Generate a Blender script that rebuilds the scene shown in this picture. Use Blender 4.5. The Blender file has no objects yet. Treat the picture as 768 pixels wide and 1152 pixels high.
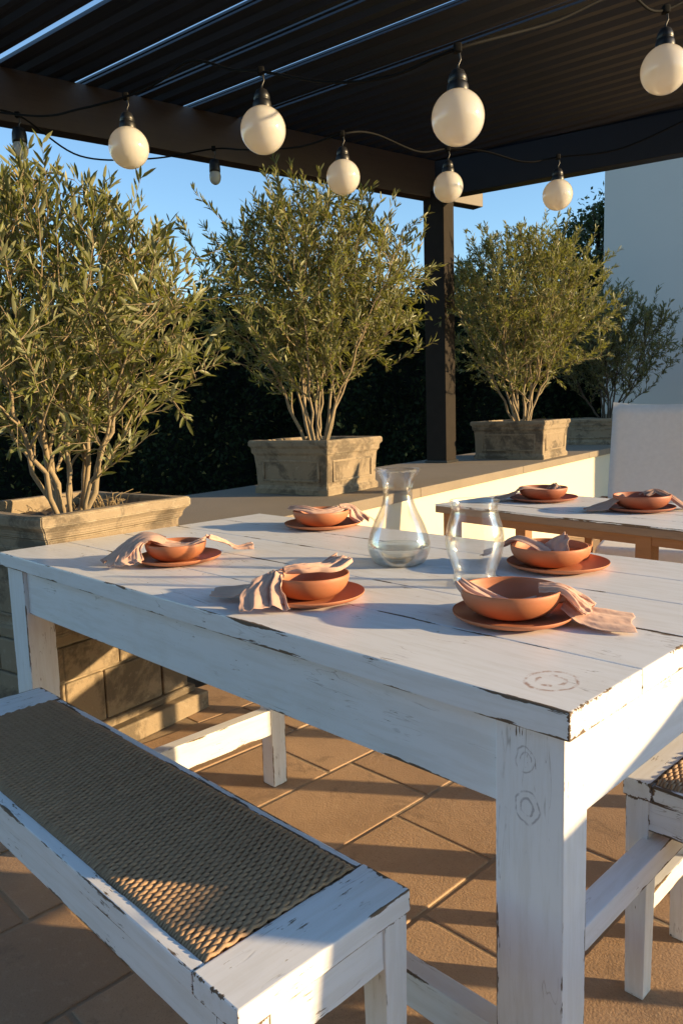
import bpy, bmesh, math, random
import numpy as np
from mathutils import Vector, Matrix, noise as mnoise
R = math.radians
scene = bpy.context.scene
col = scene.collection

# ------------------------------------------------------------------ camera
F, PITCH, ROLL, CH = 855.4, 0.1329, -0.030, 1.178      # focal length in photo pixels (768 wide)
cam_d = bpy.data.cameras.new('camera'); cam = bpy.data.objects.new('camera', cam_d); col.objects.link(cam)
cam_d.sensor_fit = 'HORIZONTAL'; cam_d.sensor_width = 36; cam_d.lens = 36 * F / 768
cam_d.clip_start = 0.02; cam_d.clip_end = 500
_X = Vector((1, 0, 0)); _U = Vector((0, math.sin(PITCH), math.cos(PITCH))); _F = Vector((0, math.cos(PITCH), -math.sin(PITCH)))
_r = math.cos(ROLL) * _X + math.sin(ROLL) * _U; _u = -math.sin(ROLL) * _X + math.cos(ROLL) * _U
cam.matrix_world = Matrix(((_r.x, _u.x, -_F.x, 0), (_r.y, _u.y, -_F.y, 0), (_r.z, _u.z, -_F.z, CH), (0, 0, 0, 1)))
scene.camera = cam

# ------------------------------------------------------------------ light
SUN_EL, SUN_AZ = 12.0, 100.0        # azimuth clockwise from +Y : the sun stands to the right
w = bpy.data.worlds.new('World'); scene.world = w; w.use_nodes = True
wn = w.node_tree; bg = wn.nodes['Background']
sky = wn.nodes.new('ShaderNodeTexSky'); sky.sky_type = 'NISHITA'; sky.sun_disc = False
sky.sun_elevation = R(SUN_EL); sky.sun_rotation = R(SUN_AZ); sky.air_density = 1.0; sky.dust_density = 0.3; sky.ozone_density = 1.2
tint = wn.nodes.new('ShaderNodeMix'); tint.data_type = 'RGBA'; tint.blend_type = 'MULTIPLY'; tint.inputs[0].default_value = 1
wn.links.new(sky.outputs[0], tint.inputs[6]); tint.inputs[7].default_value = (.82, 1.02, 1.20, 1); wn.links.new(tint.outputs[2], bg.inputs[0]); bg.inputs[1].default_value = 0.125
sd = bpy.data.lights.new('sun', 'SUN'); sd.energy = 4.9; sd.angle = R(0.6); sd.color = (1.0, 0.71, 0.37)
so = bpy.data.objects.new('sun', sd); col.objects.link(so)
sdir = Vector((math.sin(R(SUN_AZ)) * math.cos(R(SUN_EL)), math.cos(R(SUN_AZ)) * math.cos(R(SUN_EL)), math.sin(R(SUN_EL))))
so.rotation_euler = sdir.to_track_quat('Z', 'Y').to_euler(); so.location = (8, 0, 6)
vs = scene.view_settings; vs.view_transform = 'Standard'; vs.look = 'None'; vs.exposure = 0.97; vs.gamma = 1; vs.use_curve_mapping = False
scene.render.engine = 'CYCLES'
scene.cycles.max_bounces = 10; scene.cycles.transparent_max_bounces = 24; scene.cycles.sample_clamp_indirect = 4
scene.cycles.caustics_refractive = False; scene.cycles.caustics_reflective = False

# ------------------------------------------------------------------ places measured on the photograph
def ray(u, v):
    u -= 384; v -= 576
    cr, sr = math.cos(ROLL), math.sin(ROLL)
    a = cr * u + sr * v; up = sr * u - cr * v
    return Vector((a, F * math.cos(PITCH) + up * math.sin(PITCH), -F * math.sin(PITCH) + up * math.cos(PITCH)))
def atz(u, v, z):
    d = ray(u, v); return d * ((z - CH) / d.z) + Vector((0, 0, CH))
def at(u, v, y):
    d = ray(u, v); return d * (y / d.y) + Vector((0, 0, CH))
TH = R(44.765)
D1 = Vector((-math.sin(TH), math.cos(TH), 0)); D2 = Vector((math.cos(TH), math.sin(TH), 0))
def ab(a, b, z=0): return D1 * a + D2 * b + Vector((0, 0, z))

# ------------------------------------------------------------------ helpers
def props(o, label=None, cat=None, group=None, kind=None):
    if label: o['label'] = label
    if cat: o['category'] = cat
    if group: o['group'] = group
    if kind: o['kind'] = kind
    return o
def thing(name, label, cat, loc=(0, 0, 0), rz=0, group=None):
    o = bpy.data.objects.new(name, None); o.empty_display_size = .1; col.objects.link(o)
    o.location = loc; o.rotation_euler = (0, 0, rz)
    return props(o, label, cat, group)
def link(name, me, m, parent=None, smooth=False):
    me.materials.append(m)
    if smooth: me.shade_smooth()
    o = bpy.data.objects.new(name, me); col.objects.link(o)
    if parent: o.parent = parent
    return o
class MB:
    def __init__(s): s.v = []; s.f = []; s.bp = {}
    def add(s, vs, fs):
        n = len(s.v); s.v += [tuple(v) for v in vs]; s.f += [tuple(i + n for i in f) for f in fs]
    def box(s, x0, x1, y0, y1, z0, z1, bev=0, M=None, seg=2, taper=None):
        bm = bmesh.new(); bmesh.ops.create_cube(bm, size=1)
        for v in bm.verts:
            k = 1
            x, y, z = v.co
            if taper and z < 0: x *= taper; y *= taper
            v.co = ((x0 + x1) / 2 + x * (x1 - x0), (y0 + y1) / 2 + y * (y1 - y0), (z0 + z1) / 2 + z * (z1 - z0))
        if bev: bmesh.ops.bevel(bm, geom=bm.edges[:], offset=bev, segments=seg, profile=.6, affect='EDGES', clamp_overlap=True)
        bm.verts.index_update(); n0 = len(s.v); cx, cy, cz = (x0 + x1) / 2, (y0 + y1) / 2, (z0 + z1) / 2
        for i, v in enumerate(bm.verts): s.bp[n0 + i] = ((v.co.x - cx, v.co.y - cy, v.co.z - cz), ((x1 - x0) / 2, (y1 - y0) / 2, (z1 - z0) / 2))
        s.add([(M @ v.co if M else v.co) for v in bm.verts], [[v.index for v in f.verts] for f in bm.faces]); bm.free()
    def tube(s, pts, rad, n=8, cap=True):
        pts = [Vector(p) for p in pts]; k = len(pts)
        if not hasattr(rad, '__len__'): rad = [rad] * k
        vs = []; up = None
        for i, p in enumerate(pts):
            t = (pts[min(i + 1, k - 1)] - pts[max(i - 1, 0)]).normalized()
            if up is None: up = t.orthogonal().normalized()
            up = (up - t * up.dot(t)); up = up.normalized() if up.length > 1e-6 else t.orthogonal().normalized()
            b = t.cross(up)
            for j in range(n):
                a = 2 * math.pi * j / n; vs.append(p + (up * math.cos(a) + b * math.sin(a)) * rad[i])
        fs = [(i * n + j, i * n + (j + 1) % n, (i + 1) * n + (j + 1) % n, (i + 1) * n + j) for i in range(k - 1) for j in range(n)]
        if cap: fs += [tuple(range(n))[::-1], tuple((k - 1) * n + j for j in range(n))]
        s.add(vs, fs)
    def lathe(s, prof, n=48, c=(0, 0, 0), wob=None, close=False):
        vs = []; k = len(prof)
        for (r, z) in prof:
            for j in range(n):
                a = 2 * math.pi * j / n; q = r * (1 + (wob(a, z) if wob else 0))
                vs.append((c[0] + q * math.cos(a), c[1] + q * math.sin(a), c[2] + z))
        rg = range(k) if close else range(k - 1)
        fs = [(i * n + j, i * n + (j + 1) % n, ((i + 1) % k) * n + (j + 1) % n, ((i + 1) % k) * n + j) for i in rg for j in range(n)]
        s.add(vs, fs)
    def build(s, name, m, parent=None, smooth=False):
        me = bpy.data.meshes.new(name); me.from_pydata(s.v, [], s.f); me.update()
        if s.bp:        # distance to the board's own edges, for the worn paint
            A = me.attributes.new('board_pos', 'FLOAT_VECTOR', 'POINT'); B = me.attributes.new('board_half', 'FLOAT_VECTOR', 'POINT'); z3 = ((9, 9, 9), (0, 0, 0))
            A.data.foreach_set('vector', [c for i in range(len(s.v)) for c in s.bp.get(i, z3)[0]]); B.data.foreach_set('vector', [c for i in range(len(s.v)) for c in s.bp.get(i, z3)[1]])
        return link(name, me, m, parent, smooth)
def box(name, m, parent, *a, **k):
    b = MB(); b.box(*a, **k); return b.build(name, m, parent)
def np_mesh(name, verts, faces, m, parent=None):
    verts = np.asarray(verts, np.float32); faces = np.asarray(faces, np.int32)
    me = bpy.data.meshes.new(name); me.vertices.add(len(verts)); me.vertices.foreach_set('co', verts.ravel())
    n, k = faces.shape
    me.loops.add(n * k); me.loops.foreach_set('vertex_index', faces.ravel())
    me.polygons.add(n); me.polygons.foreach_set('loop_start', np.arange(0, n * k, k, dtype=np.int32))
    me.update(calc_edges=True); me.validate()
    return link(name, me, m, parent)

# ------------------------------------------------------------------ materials
class NT:
    def __init__(s, name):
        s.m = bpy.data.materials.new(name); s.m.use_nodes = True; s.t = s.m.node_tree; s.t.nodes.clear()
        s.out = s.t.nodes.new('ShaderNodeOutputMaterial')
    def n(s, ty, ins=None, **kw):
        x = s.t.nodes.new('ShaderNode' + ty)
        for k, v in kw.items(): setattr(x, k, v)
        for k, v in (ins or {}).items():
            if isinstance(v, bpy.types.NodeSocket): s.t.links.new(v, x.inputs[k])
            else: x.inputs[k].default_value = v
        return x
    def obj(s, sc=(1, 1, 1), rnd=True, gen=False):
        tc = s.n('TexCoord'); v = tc.outputs['Object']
        if rnd:
            oi = s.n('ObjectInfo'); a = s.n('VectorMath', {0: v}, operation='ADD')
            q = s.n('Math', {0: oi.outputs['Random'], 1: 7.3}, operation='MULTIPLY'); s.t.links.new(q.outputs[0], a.inputs[1]); v = a.outputs[0]
        return s.n('Mapping', {'Vector': v, 'Scale': sc}).outputs[0]
    def noise(s, vec, sc, det=4, rough=.55, dist=0):
        return s.n('TexNoise', {'Vector': vec, 'Scale': sc, 'Detail': det, 'Roughness': rough, 'Distortion': dist}).outputs[0]
    def ramp(s, f, a, b, lo=0., hi=1.):
        return s.n('MapRange', {0: f, 1: a, 2: b, 3: lo, 4: hi}).outputs[0]
    def math(s, op, a, b=0., c=0.): return s.n('Math', {0: a, 1: b, 2: c}, operation=op).outputs[0]
    def mix(s, f, a, b):
        x = s.n('Mix', data_type='RGBA')
        for i, v in ((0, f), (6, a), (7, b)):
            if isinstance(v, bpy.types.NodeSocket): s.t.links.new(v, x.inputs[i])
            else: x.inputs[i].default_value = (*v, 1) if hasattr(v, '__len__') and len(v) == 3 else v
        return x.outputs[2]
    def bump(s, h, st=.3, d=.002, nrm=None):
        i = {'Height': h, 'Strength': st, 'Distance': d}
        if nrm: i['Normal'] = nrm
        return s.n('Bump', i).outputs[0]
    def pbr(s, c, rough=.6, nrm=None, **kw):
        i = {'Base Color': (*c, 1) if isinstance(c, tuple) and len(c) == 3 else c, 'Roughness': rough}
        if nrm: i['Normal'] = nrm
        i.update({k.replace('_', ' '): v for k, v in kw.items()})
        p = s.n('BsdfPrincipled', i); s.t.links.new(p.outputs[0], s.out.inputs[0]); return p
    def surf(s, sh): s.t.links.new(sh, s.out.inputs[0])

def edge_mask(t, rad, lo=.02, hi=.2):
    bv = t.n('Bevel', {'Radius': rad}); bv.samples = 4
    ge = t.n('NewGeometry')
    d = t.n('VectorMath', {0: bv.outputs[0], 1: ge.outputs['Normal']}, operation='DOT_PRODUCT').outputs['Value']
    return t.ramp(t.math('SUBTRACT', 1.0, d), lo, hi)
def board_edge(t, w):
    p = t.n('Attribute', attribute_name='board_pos').outputs['Vector']; h = t.n('Attribute', attribute_name='board_half').outputs['Vector']
    a = t.n('VectorMath', {0: p}, operation='ABSOLUTE').outputs[0]; d = t.n('VectorMath', {0: h, 1: a}, operation='SUBTRACT').outputs[0]
    x = t.n('SeparateXYZ', {0: d}); x, y, z = x.outputs
    med = t.math('MAXIMUM', t.math('MINIMUM', x, y), t.math('MINIMUM', t.math('MAXIMUM', x, y), z))
    return t.ramp(med, 0.0, w, 1, 0)
def white_paint(axis, name, wear=1.0, rings=(), edge=.010, rough=.42, tone=(.84, .855, .88)):
    t = NT(name); sc = [1, 1, 1]; sc[axis] = .10
    g = t.obj(tuple(sc)); o = t.obj()
    streak = t.noise(g, 210, 6, .72); blotch = t.noise(o, 9, 4, .65); fine = t.noise(o, 55, 5, .7)
    long_ = t.noise(g, 60, 5, .65)
    # flaked chips: along the grain, thicker where the blotches gather
    c1 = t.ramp(t.math('ADD', t.math('MULTIPLY', streak, .62), t.math('MULTIPLY', blotch, .55)), .755 - .02 * wear, .77 - .02 * wear)
    em = board_edge(t, edge)
    c2 = t.ramp(t.math('ADD', t.math('MULTIPLY', em, .30), t.math('ADD', t.noise(g, 60, 5, .7), t.math('MULTIPLY', t.math('SUBTRACT', t.noise(o, 4.5, 3), .5), .8))), .80 - .02 * wear, .825 - .02 * wear)
    chip = t.math('MAXIMUM', c1, c2)
    crack = t.ramp(t.math('ABSOLUTE', t.math('SUBTRACT', t.noise(g, 26, 3, .5, .3), .5)), .0, .006, 1, 0)
    crack = t.math('MULTIPLY', crack, t.ramp(blotch, .5, .62, 0, .55))
    chip = t.math('MAXIMUM', chip, crack)
    paint = t.mix(t.ramp(long_, .45, .62), tone, tuple(x * y for x, y in zip(tone, (.93, .92, .90))))
    paint = t.mix(t.ramp(t.noise(o, 6, 5, .65), .55, .8, 0, .5), paint, tuple(x * y for x, y in zip(tone, (.84, .80, .74))))
    wood = t.mix(t.noise(g, 80, 3), (.06, .045, .035), (.24, .16, .10))
    c = t.mix(chip, paint, wood)
    h = t.math('ADD', t.math('MULTIPLY', streak, .4), t.math('MULTIPLY', chip, -1.0)); h = t.math('ADD', h, t.math('MULTIPLY', fine, .25))
    for (cx, cy, cz, rx, ry, ax, colr) in rings:           # worn oval ring marks
        tc = t.n('TexCoord').outputs['Object']
        wv = t.n('VectorMath', {0: tc, 1: t.n('VectorMath', {0: t.n('TexNoise', {'Vector': tc, 'Scale': 30.}).outputs[1], 1: (-.5, -.5, -.5)}, operation='ADD').outputs[0]}, operation='ADD')
        w2 = t.n('VectorMath', {0: t.n('VectorMath', {0: t.n('TexNoise', {'Vector': tc, 'Scale': 40.}).outputs[1], 1: (-.5, -.5, -.5)}, operation='ADD').outputs[0], 3: .012}, operation='SCALE')
        p = t.n('VectorMath', {0: tc, 1: w2.outputs[0]}, operation='ADD').outputs[0]
        p = t.n('VectorMath', {0: p, 1: (-cx, -cy, -cz)}, operation='ADD').outputs[0]
        s3 = {'z': (1 / rx, 1 / ry, 0), 'x': (0, 1 / rx, 1 / ry)}[ax]
        p = t.n('VectorMath', {0: p, 1: s3}, operation='MULTIPLY').outputs[0]
        d = t.n('VectorMath', {0: p}, operation='LENGTH').outputs['Value']
        r1 = t.ramp(t.math('ABSOLUTE', t.math('SUBTRACT', d, 1.0)), .02, .10, 1, 0)
        r2 = t.math('MULTIPLY', t.ramp(t.math('ABSOLUTE', t.math('SUBTRACT', d, .55)), .04, .1, 1, 0), t.ramp(t.noise(tc, 38, 2), .48, .54))
        r = t.math('MULTIPLY', t.math('MAXIMUM', r1, r2), t.ramp(t.noise(tc, 60, 5, .75), .40, .56))
        c = t.mix(t.math('MULTIPLY', r, .8), c, colr)
    t.pbr(c, t.ramp(chip, 0, 1, rough, .8), t.bump(h, .35, .0012), Specular_IOR_Level=.4)
    return t.m

def simple(name, c, rough=.6, var=.15, sc=20, bsc=80, bst=.2, bd=.001, **kw):
    t = NT(name); o = t.obj()
    cc = t.mix(t.noise(o, sc, 4), tuple(x * (1 - var) for x in c), tuple(min(1, x * (1 + var)) for x in c))
    t.pbr(cc, rough, t.bump(t.noise(o, bsc, 4), bst, bd), **kw); return t.m

M = {}
M['wx'] = white_paint(0, 'white_paint_x'); M['wy'] = white_paint(1, 'white_paint_y'); M['wz'] = white_paint(2, 'white_paint_z')
M['bench_x'] = white_paint(0, 'bench_paint_x', wear=2.6); M['bench_y'] = white_paint(1, 'bench_paint_y', wear=1.8); M['bench_z'] = white_paint(2, 'bench_paint_z', wear=1.5)
M['terracotta'] = simple('terracotta', (.50, .185, .085), .55, .14, 14, 160, .18, .0008)
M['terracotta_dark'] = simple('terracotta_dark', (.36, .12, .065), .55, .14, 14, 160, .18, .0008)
M['black'] = simple('black_plastic', (.012, .012, .012), .4, .2)
M['cable'] = simple('black_rubber', (.006, .006, .006), .8, .2, Specular_IOR_Level=.15)
M['metal_hook'] = simple('dull_metal', (.25, .22, .2), .4, .1, Metallic=.9)

def mat_tiles():
    t = NT('terrace_tiles'); o = t.obj((1, 1, 1), rnd=False)
    ge = t.n('NewGeometry'); rn = ge.outputs['Random Per Island']
    c = t.mix(rn, (.34, .22, .135), (.50, .335, .21))
    c = t.mix(t.ramp(t.noise(o, 2.3, 5, .6), .35, .7), c, (.33, .215, .13))
    c = t.mix(t.ramp(t.noise(o, 260, 2), .55, .72, 0, .5), c, (.20, .11, .065))
    c = t.mix(t.ramp(t.noise(o, 38, 4, .7), .55, .75, 0, .45), c, (.50, .37, .25))
    c = t.mix(t.ramp(t.noise(o, 5.5, 7, .75, .5), .56, .62, 0, .4), c, (.17, .115, .075))
    h = t.math('ADD', t.noise(o, 170, 3, .6), t.math('MULTIPLY', t.noise(o, 24, 3), .8))
    t.pbr(c, .72, t.bump(h, .55, .0025)); return t.m
def mat_stone(name, base=(.28, .215, .14), dark=(.065, .05, .035), patch=.515, sc=1.0):
    t = NT(name); o = t.obj()
    c = t.mix(t.noise(o, 7 * sc, 6, .65), tuple(x * .78 for x in base), tuple(x * 1.15 for x in base))
    st = t.ramp(t.noise(o, 4.2 * sc, 8, .7, .4), patch - .01, patch + .07)
    c = t.mix(t.math('MULTIPLY', st, .72), c, dark)
    c = t.mix(t.ramp(t.noise(o, 60, 3, .7), .6, .75, 0, .45), c, (.2, .16, .11))
    c = t.mix(t.ramp(t.noise(o, 30, 3, .7), .6, .75, 0, .3), c, (.6, .52, .4))
    em = edge_mask(t, .012)
    c = t.mix(t.math('MULTIPLY', em, t.ramp(t.noise(o, 18, 4), .4, .65, 0, .5)), c, (.58, .5, .36))
    h = t.math('ADD', t.math('MULTIPLY', t.noise(o, 18, 6, .7), .9), t.math('MULTIPLY', t.noise(o, 130, 3), .3))
    vz = t.n('TexVoronoi', {'Vector': o, 'Scale': 45.}).outputs[0]
    h = t.math('SUBTRACT', h, t.ramp(vz, 0, .18, .35, 0))
    t.pbr(c, .88, t.bump(h, .55, .006)); return t.m
def mat_coping():
    t = NT('coping_stone'); o = t.obj(rnd=False)
    c = t.mix(t.noise(o, 3, 5), (.20, .165, .12), (.29, .235, .17))
    c = t.mix(t.ramp(t.noise(o, 150, 3, .8), .5, .7, 0, .7), c, (.12, .1, .085))
    c = t.mix(t.ramp(t.noise(o, 210, 2, .8), .6, .7, 0, .6), c, (.52, .45, .36))
    t.pbr(c, .85, t.bump(t.noise(o, 160, 4, .8), .5, .003)); return t.m
def mat_stucco(name, c0, bd=.002):
    t = NT(name); o = t.obj(rnd=False)
    c = t.mix(t.noise(o, 1.6, 6, .6), tuple(x * .93 for x in c0), c0)
    t.pbr(c, .88, t.bump(t.noise(o, 70, 5, .7), .35, bd)); return t.m
def mat_leaf(name, top, under, trans=.35, rough=.42, spec=.45):
    t = NT(name); ge = t.n('NewGeometry'); rn = ge.outputs['Random Per Island']
    a = t.mix(rn, tuple(x * .65 for x in top), tuple(x * 1.35 for x in top))
    a = t.mix(t.ramp(t.math('FRACT', t.math('MULTIPLY', rn, 17.3)), .93, .95), a, (.30, .24, .07))
    c = t.mix(ge.outputs['Backfacing'], a, under)
    p = t.pbr(c, rough, Specular_IOR_Level=spec)
    tr = t.n('BsdfTranslucent', {'Color': (*[min(1, x * 1.5) for x in (top[0] * 1.25, top[1] * 1.2, top[2] * .5)], 1)})
    mx = t.n('MixShader', {0: trans, 1: p.outputs[0], 2: tr.outputs[0]}); t.surf(mx.outputs[0]); return t.m
def mat_bark(name, c0=(.36, .28, .17), c1=(.2, .15, .09)):
    t = NT(name); o = t.obj((1, 1, .25))
    c = t.mix(t.noise(o, 40, 5, .6), c1, c0)
    t.pbr(c, .8, t.bump(t.noise(o, 90, 4), .6, .003)); return t.m
def mat_cloth(name, c0, sc=900, trans=.12, st=.25):
    t = NT(name); o = t.obj()
    w1 = t.n('TexWave', {'Vector': o, 'Scale': sc / 6.28 / 3}, wave_type='BANDS', bands_direction='X').outputs[1]
    w2 = t.n('TexWave', {'Vector': o, 'Scale': sc / 6.28 / 3}, wave_type='BANDS', bands_direction='Y').outputs[1]
    c = t.mix(t.noise(o, 45, 4), tuple(x * .88 for x in c0), tuple(min(1, x * 1.08) for x in c0))
    h = t.math('ADD', t.math('MULTIPLY', t.math('ADD', w1, w2), .06), t.math('MULTIPLY', t.noise(o, 60, 4, .6), 2.2))
    p = t.pbr(c, .9, t.bump(h, st, .0015), Sheen_Weight=.15)
    tr = t.n('BsdfTranslucent', {'Color': (*c0, 1)})
    mx = t.n('MixShader', {0: trans, 1: p.outputs[0], 2: tr.outputs[0]}); t.surf(mx.outputs[0]); return t.m
def mat_glass():
    t = NT('clear_glass')
    fr = t.n('Fresnel', {'IOR': 1.45})
    lw = t.n('LayerWeight', {'Blend': .25})
    f = t.math('MINIMUM', t.math('ADD', t.math('MULTIPLY', fr.outputs[0], .45), .01), .9)
    tc = t.mix(t.ramp(lw.outputs['Facing'], .3, 1.0), (.99, .988, .98), (.80, .80, .77))
    o = t.obj(rnd=False)
    nb = t.bump(t.noise(o, 22, 2), .12, .004)
    tr = t.n('BsdfTransparent', {'Color': tc}); gl = t.n('BsdfGlossy', {'Color': (1, 1, 1, 1), 'Roughness': .03, 'Normal': nb})
    mx = t.n('MixShader', {0: f, 1: tr.outputs[0], 2: gl.outputs[0]})
    # faint hard-water film
    df = t.n('BsdfDiffuse', {'Color': (.8, .78, .74, 1)})
    sp = t.ramp(t.noise(o, 210, 3, .8), .60, .74, 0, .32)
    fm = t.math('ADD', t.math('MULTIPLY', sp, t.ramp(t.noise(o, 14, 3), .45, .65)), .012)
    m2 = t.n('MixShader', {0: fm, 1: mx.outputs[0], 2: df.outputs[0]}); t.surf(m2.outputs[0]); return t.m
def mat_water():
    t = NT('water'); o = t.obj(rnd=False)
    g = t.n('BsdfGlass', {'Color': (.93, .95, .93, 1), 'Roughness': 0., 'IOR': 1.33}); tr = t.n('BsdfTransparent', {'Color': (.9, .92, .9, 1)})
    mx = t.n('MixShader', {0: .6, 1: g.outputs[0], 2: tr.outputs[0]}); t.surf(mx.outputs[0]); return t.m
def mat_opal():
    t = NT('opal_glass'); o = t.obj()
    p = t.n('BsdfPrincipled', {'Base Color': (.82, .81, .78, 1), 'Roughness': .08, 'Subsurface Weight': .35, 'Subsurface Radius': (.05, .045, .03), 'Coat Weight': 1.0, 'Coat Roughness': .05})
    tr = t.n('BsdfTranslucent', {'Color': (.88, .80, .66, 1)})
    mx = t.n('MixShader', {0: .4, 1: p.outputs[0], 2: tr.outputs[0]}); t.surf(mx.outputs[0]); return t.m
def mat_wood(name, c0, c1, axis=0, rough=.6):
    t = NT(name); sc = [1, 1, 1]; sc[axis] = .08
    g = t.obj(tuple(sc)); n1 = t.noise(g, 28, 6, .65, .6); n2 = t.noise(g, 120, 3)
    c = t.mix(n1, c1, c0); c = t.mix(t.ramp(n2, .55, .8, 0, .5), c, tuple(x * .5 for x in c1))
    t.pbr(c, rough, t.bump(t.math('ADD', n1, t.math('MULTIPLY', n2, .5)), .4, .0015)); return t.m
def mat_cord():
    t = NT('paper_cord'); o = t.obj()
    c = t.mix(t.noise(o, 35, 4), (.36, .225, .125), (.50, .335, .20))
    c = t.mix(t.ramp(t.noise(o, 300, 3), .55, .75, 0, .6), c, (.17, .12, .075))
    t.pbr(c, .8, t.bump(t.noise(o, 420, 3), .6, .0012)); return t.m
M['tiles'] = mat_tiles(); M['stone'] = mat_stone('aged_limestone'); M['stone2'] = mat_stone('aged_limestone_blocks', (.29, .225, .148), (.075, .058, .04), .50, .8)
M['coping'] = mat_coping(); M['stucco'] = mat_stucco('cream_stucco', (.74, .68, .52)); M['house'] = mat_stucco('house_plaster', (.60, .59, .55))
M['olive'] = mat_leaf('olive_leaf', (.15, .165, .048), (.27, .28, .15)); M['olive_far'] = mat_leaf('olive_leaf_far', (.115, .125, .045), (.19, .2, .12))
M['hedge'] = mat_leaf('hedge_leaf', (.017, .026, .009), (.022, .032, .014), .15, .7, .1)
M['dark_tree'] = mat_leaf('dark_tree_leaf', (.04, .06, .02), (.05, .07, .03), .25)
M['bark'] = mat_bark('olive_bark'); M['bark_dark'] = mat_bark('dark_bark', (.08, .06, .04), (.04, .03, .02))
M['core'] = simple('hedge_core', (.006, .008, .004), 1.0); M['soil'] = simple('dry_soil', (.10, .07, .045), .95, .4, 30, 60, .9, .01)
M['grout'] = simple('grout', (.34, .26, .175), .95, .3, 40, 90, .6, .003)
M['earth'] = simple('earth', (.07, .055, .035), 1.0, .3, 3, 20, .6, .02)
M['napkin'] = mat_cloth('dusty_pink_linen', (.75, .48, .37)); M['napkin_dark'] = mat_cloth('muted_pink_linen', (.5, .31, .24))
M['sling'] = mat_cloth('white_outdoor_fabric', (.80, .78, .75), 700, .1, .15)
M['glass'] = mat_glass(); M['water'] = mat_water(); M['opal'] = mat_opal()
M['orange_wood'] = mat_wood('oiled_wood', (.42, .19, .07), (.26, .11, .04)); M['grey_wood'] = mat_wood('greyed_wood', (.36, .23, .14), (.2, .12, .08))
M['pergola_metal'] = simple('dark_louvre_paint', (.028, .033, .046), .42, .25, 3, 60, .1, .001)
M['pergola_wood'] = mat_wood('dark_brown_timber', (.075, .052, .036), (.05, .034, .024), 0, .55)
M['beam_dark'] = simple('dark_beam_paint', (.012, .011, .011), .5, .2, 3, 60, .1, .001)
M['post_wood'] = simple('dark_post_paint', (.024, .019, .015), .8, .3, 12, 70, .15, .001, Specular_IOR_Level=.15)
M['cord'] = mat_cord()

# ------------------------------------------------------------------ ground and terrace
me = MB(); me.add([(-150, -150, -.03), (150, -150, -.03), (150, 150, -.03), (-150, 150, -.03)], [(0, 1, 2, 3)])
props(me.build('ground', M['earth']), kind='structure')
E1 = Vector((math.sin(R(34.4)), math.cos(R(34.4)), 0)); E2 = Vector((-E1.y, E1.x, 0)); F1 = Vector((.665, 4.84, 0))
def led(t, n, z=0): return F1 + E1 * t + E2 * n + Vector((0, 0, z))
YAW = math.atan2(E1.y, E1.x)                      # local x runs along the wall, local y away from the terrace
t_ = MB(); g_ = MB(); random.seed(3)
ts = .335; gp = .006
for i in range(-14, 26):
    a0 = 1.054 + ts * i
    off = [0, .155, .06, .21][i % 4] * 1.0 + (.0 if i else 0)
    L_ = .50
    for j in range(-14, 20):
        b0 = 1.56 - L_ + off + j * L_
        c = ab(a0 + ts / 2, b0 + L_ / 2)
        if c.x < -5 or c.x > 6.5 or c.y < -1.5 or (c - F1).dot(E2) > (.25 if (c - F1).dot(E1) > -2.4 else .0) or c.y > 9.5: continue
        Mt = Matrix.Translation(c + Vector((0, 0, random.uniform(-.0012, .0012)))) @ Matrix.Rotation(TH + random.uniform(-.002, .002), 4, 'Z') @ Matrix.Rotation(random.uniform(-.003, .003), 4, 'X')
        t_.box(-L_ / 2 + gp, L_ / 2 - gp, -ts / 2 + gp, ts / 2 - gp, -.024, 0, .004, Mt, 2)
props(t_.build('terrace_paving', M['tiles'], smooth=False), kind='structure')
g_.add([led(-9, -12, -.0035), led(9, -12, -.0035), led(9, .1, -.0035), led(-9, .1, -.0035)], [(0, 1, 2, 3)])
props(g_.build('terrace_grout', M['grout']), kind='structure')

# ------------------------------------------------------------------ low garden wall with coping
LZ = .70
gw = thing('garden_wall', 'low cream rendered wall with a thick grey brown stone coping', 'wall', led(2, .6), YAW)
def LB(t0, t1, n0, n1, z0, z1, **k): return (t0 - 2, t1 - 2, n0 - .6, n1 - .6, z0, z1)
box('wall_body', M['stucco'], gw, *LB(-1.93, 6.3, .03, 1.12, 0, LZ - .062))
cp = MB(); tt = -2.22
random.seed(8)
for L_ in (1.9, 1.7, 1.75, 1.7, 1.55):
    cp.box(*LB(tt, tt + L_ - .003, 0, 1.15, LZ - .06, LZ), bev=.006); tt += L_
cp.build('coping', M['coping'], gw)
# ------------------------------------------------------------------ house
hb_ = thing('house', 'tall plain plastered house wall in shade behind the terrace', 'house', (3.63, 10.6, 0), R(-30))
box('wall', M['house'], hb_, 0, 9, 0, 6, 0, 8.2, bev=.02)
box('base_band', M['coping'], hb_, .02, 8.98, -.012, .5, 0, 1.02, bev=.005)
hs = thing('house', 'grey rendered house wall added unseen behind the camera to hold back sky light', 'house', (0, -3.6, 0))  # added wall, out of view: blocks sky light so shaded faces stay darker
box('wall', mat_stucco('added_wall_render', (.22, .24, .28)), hs, -7, 3.2, -5, 0, 0, 6.0, bev=.02)
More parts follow.
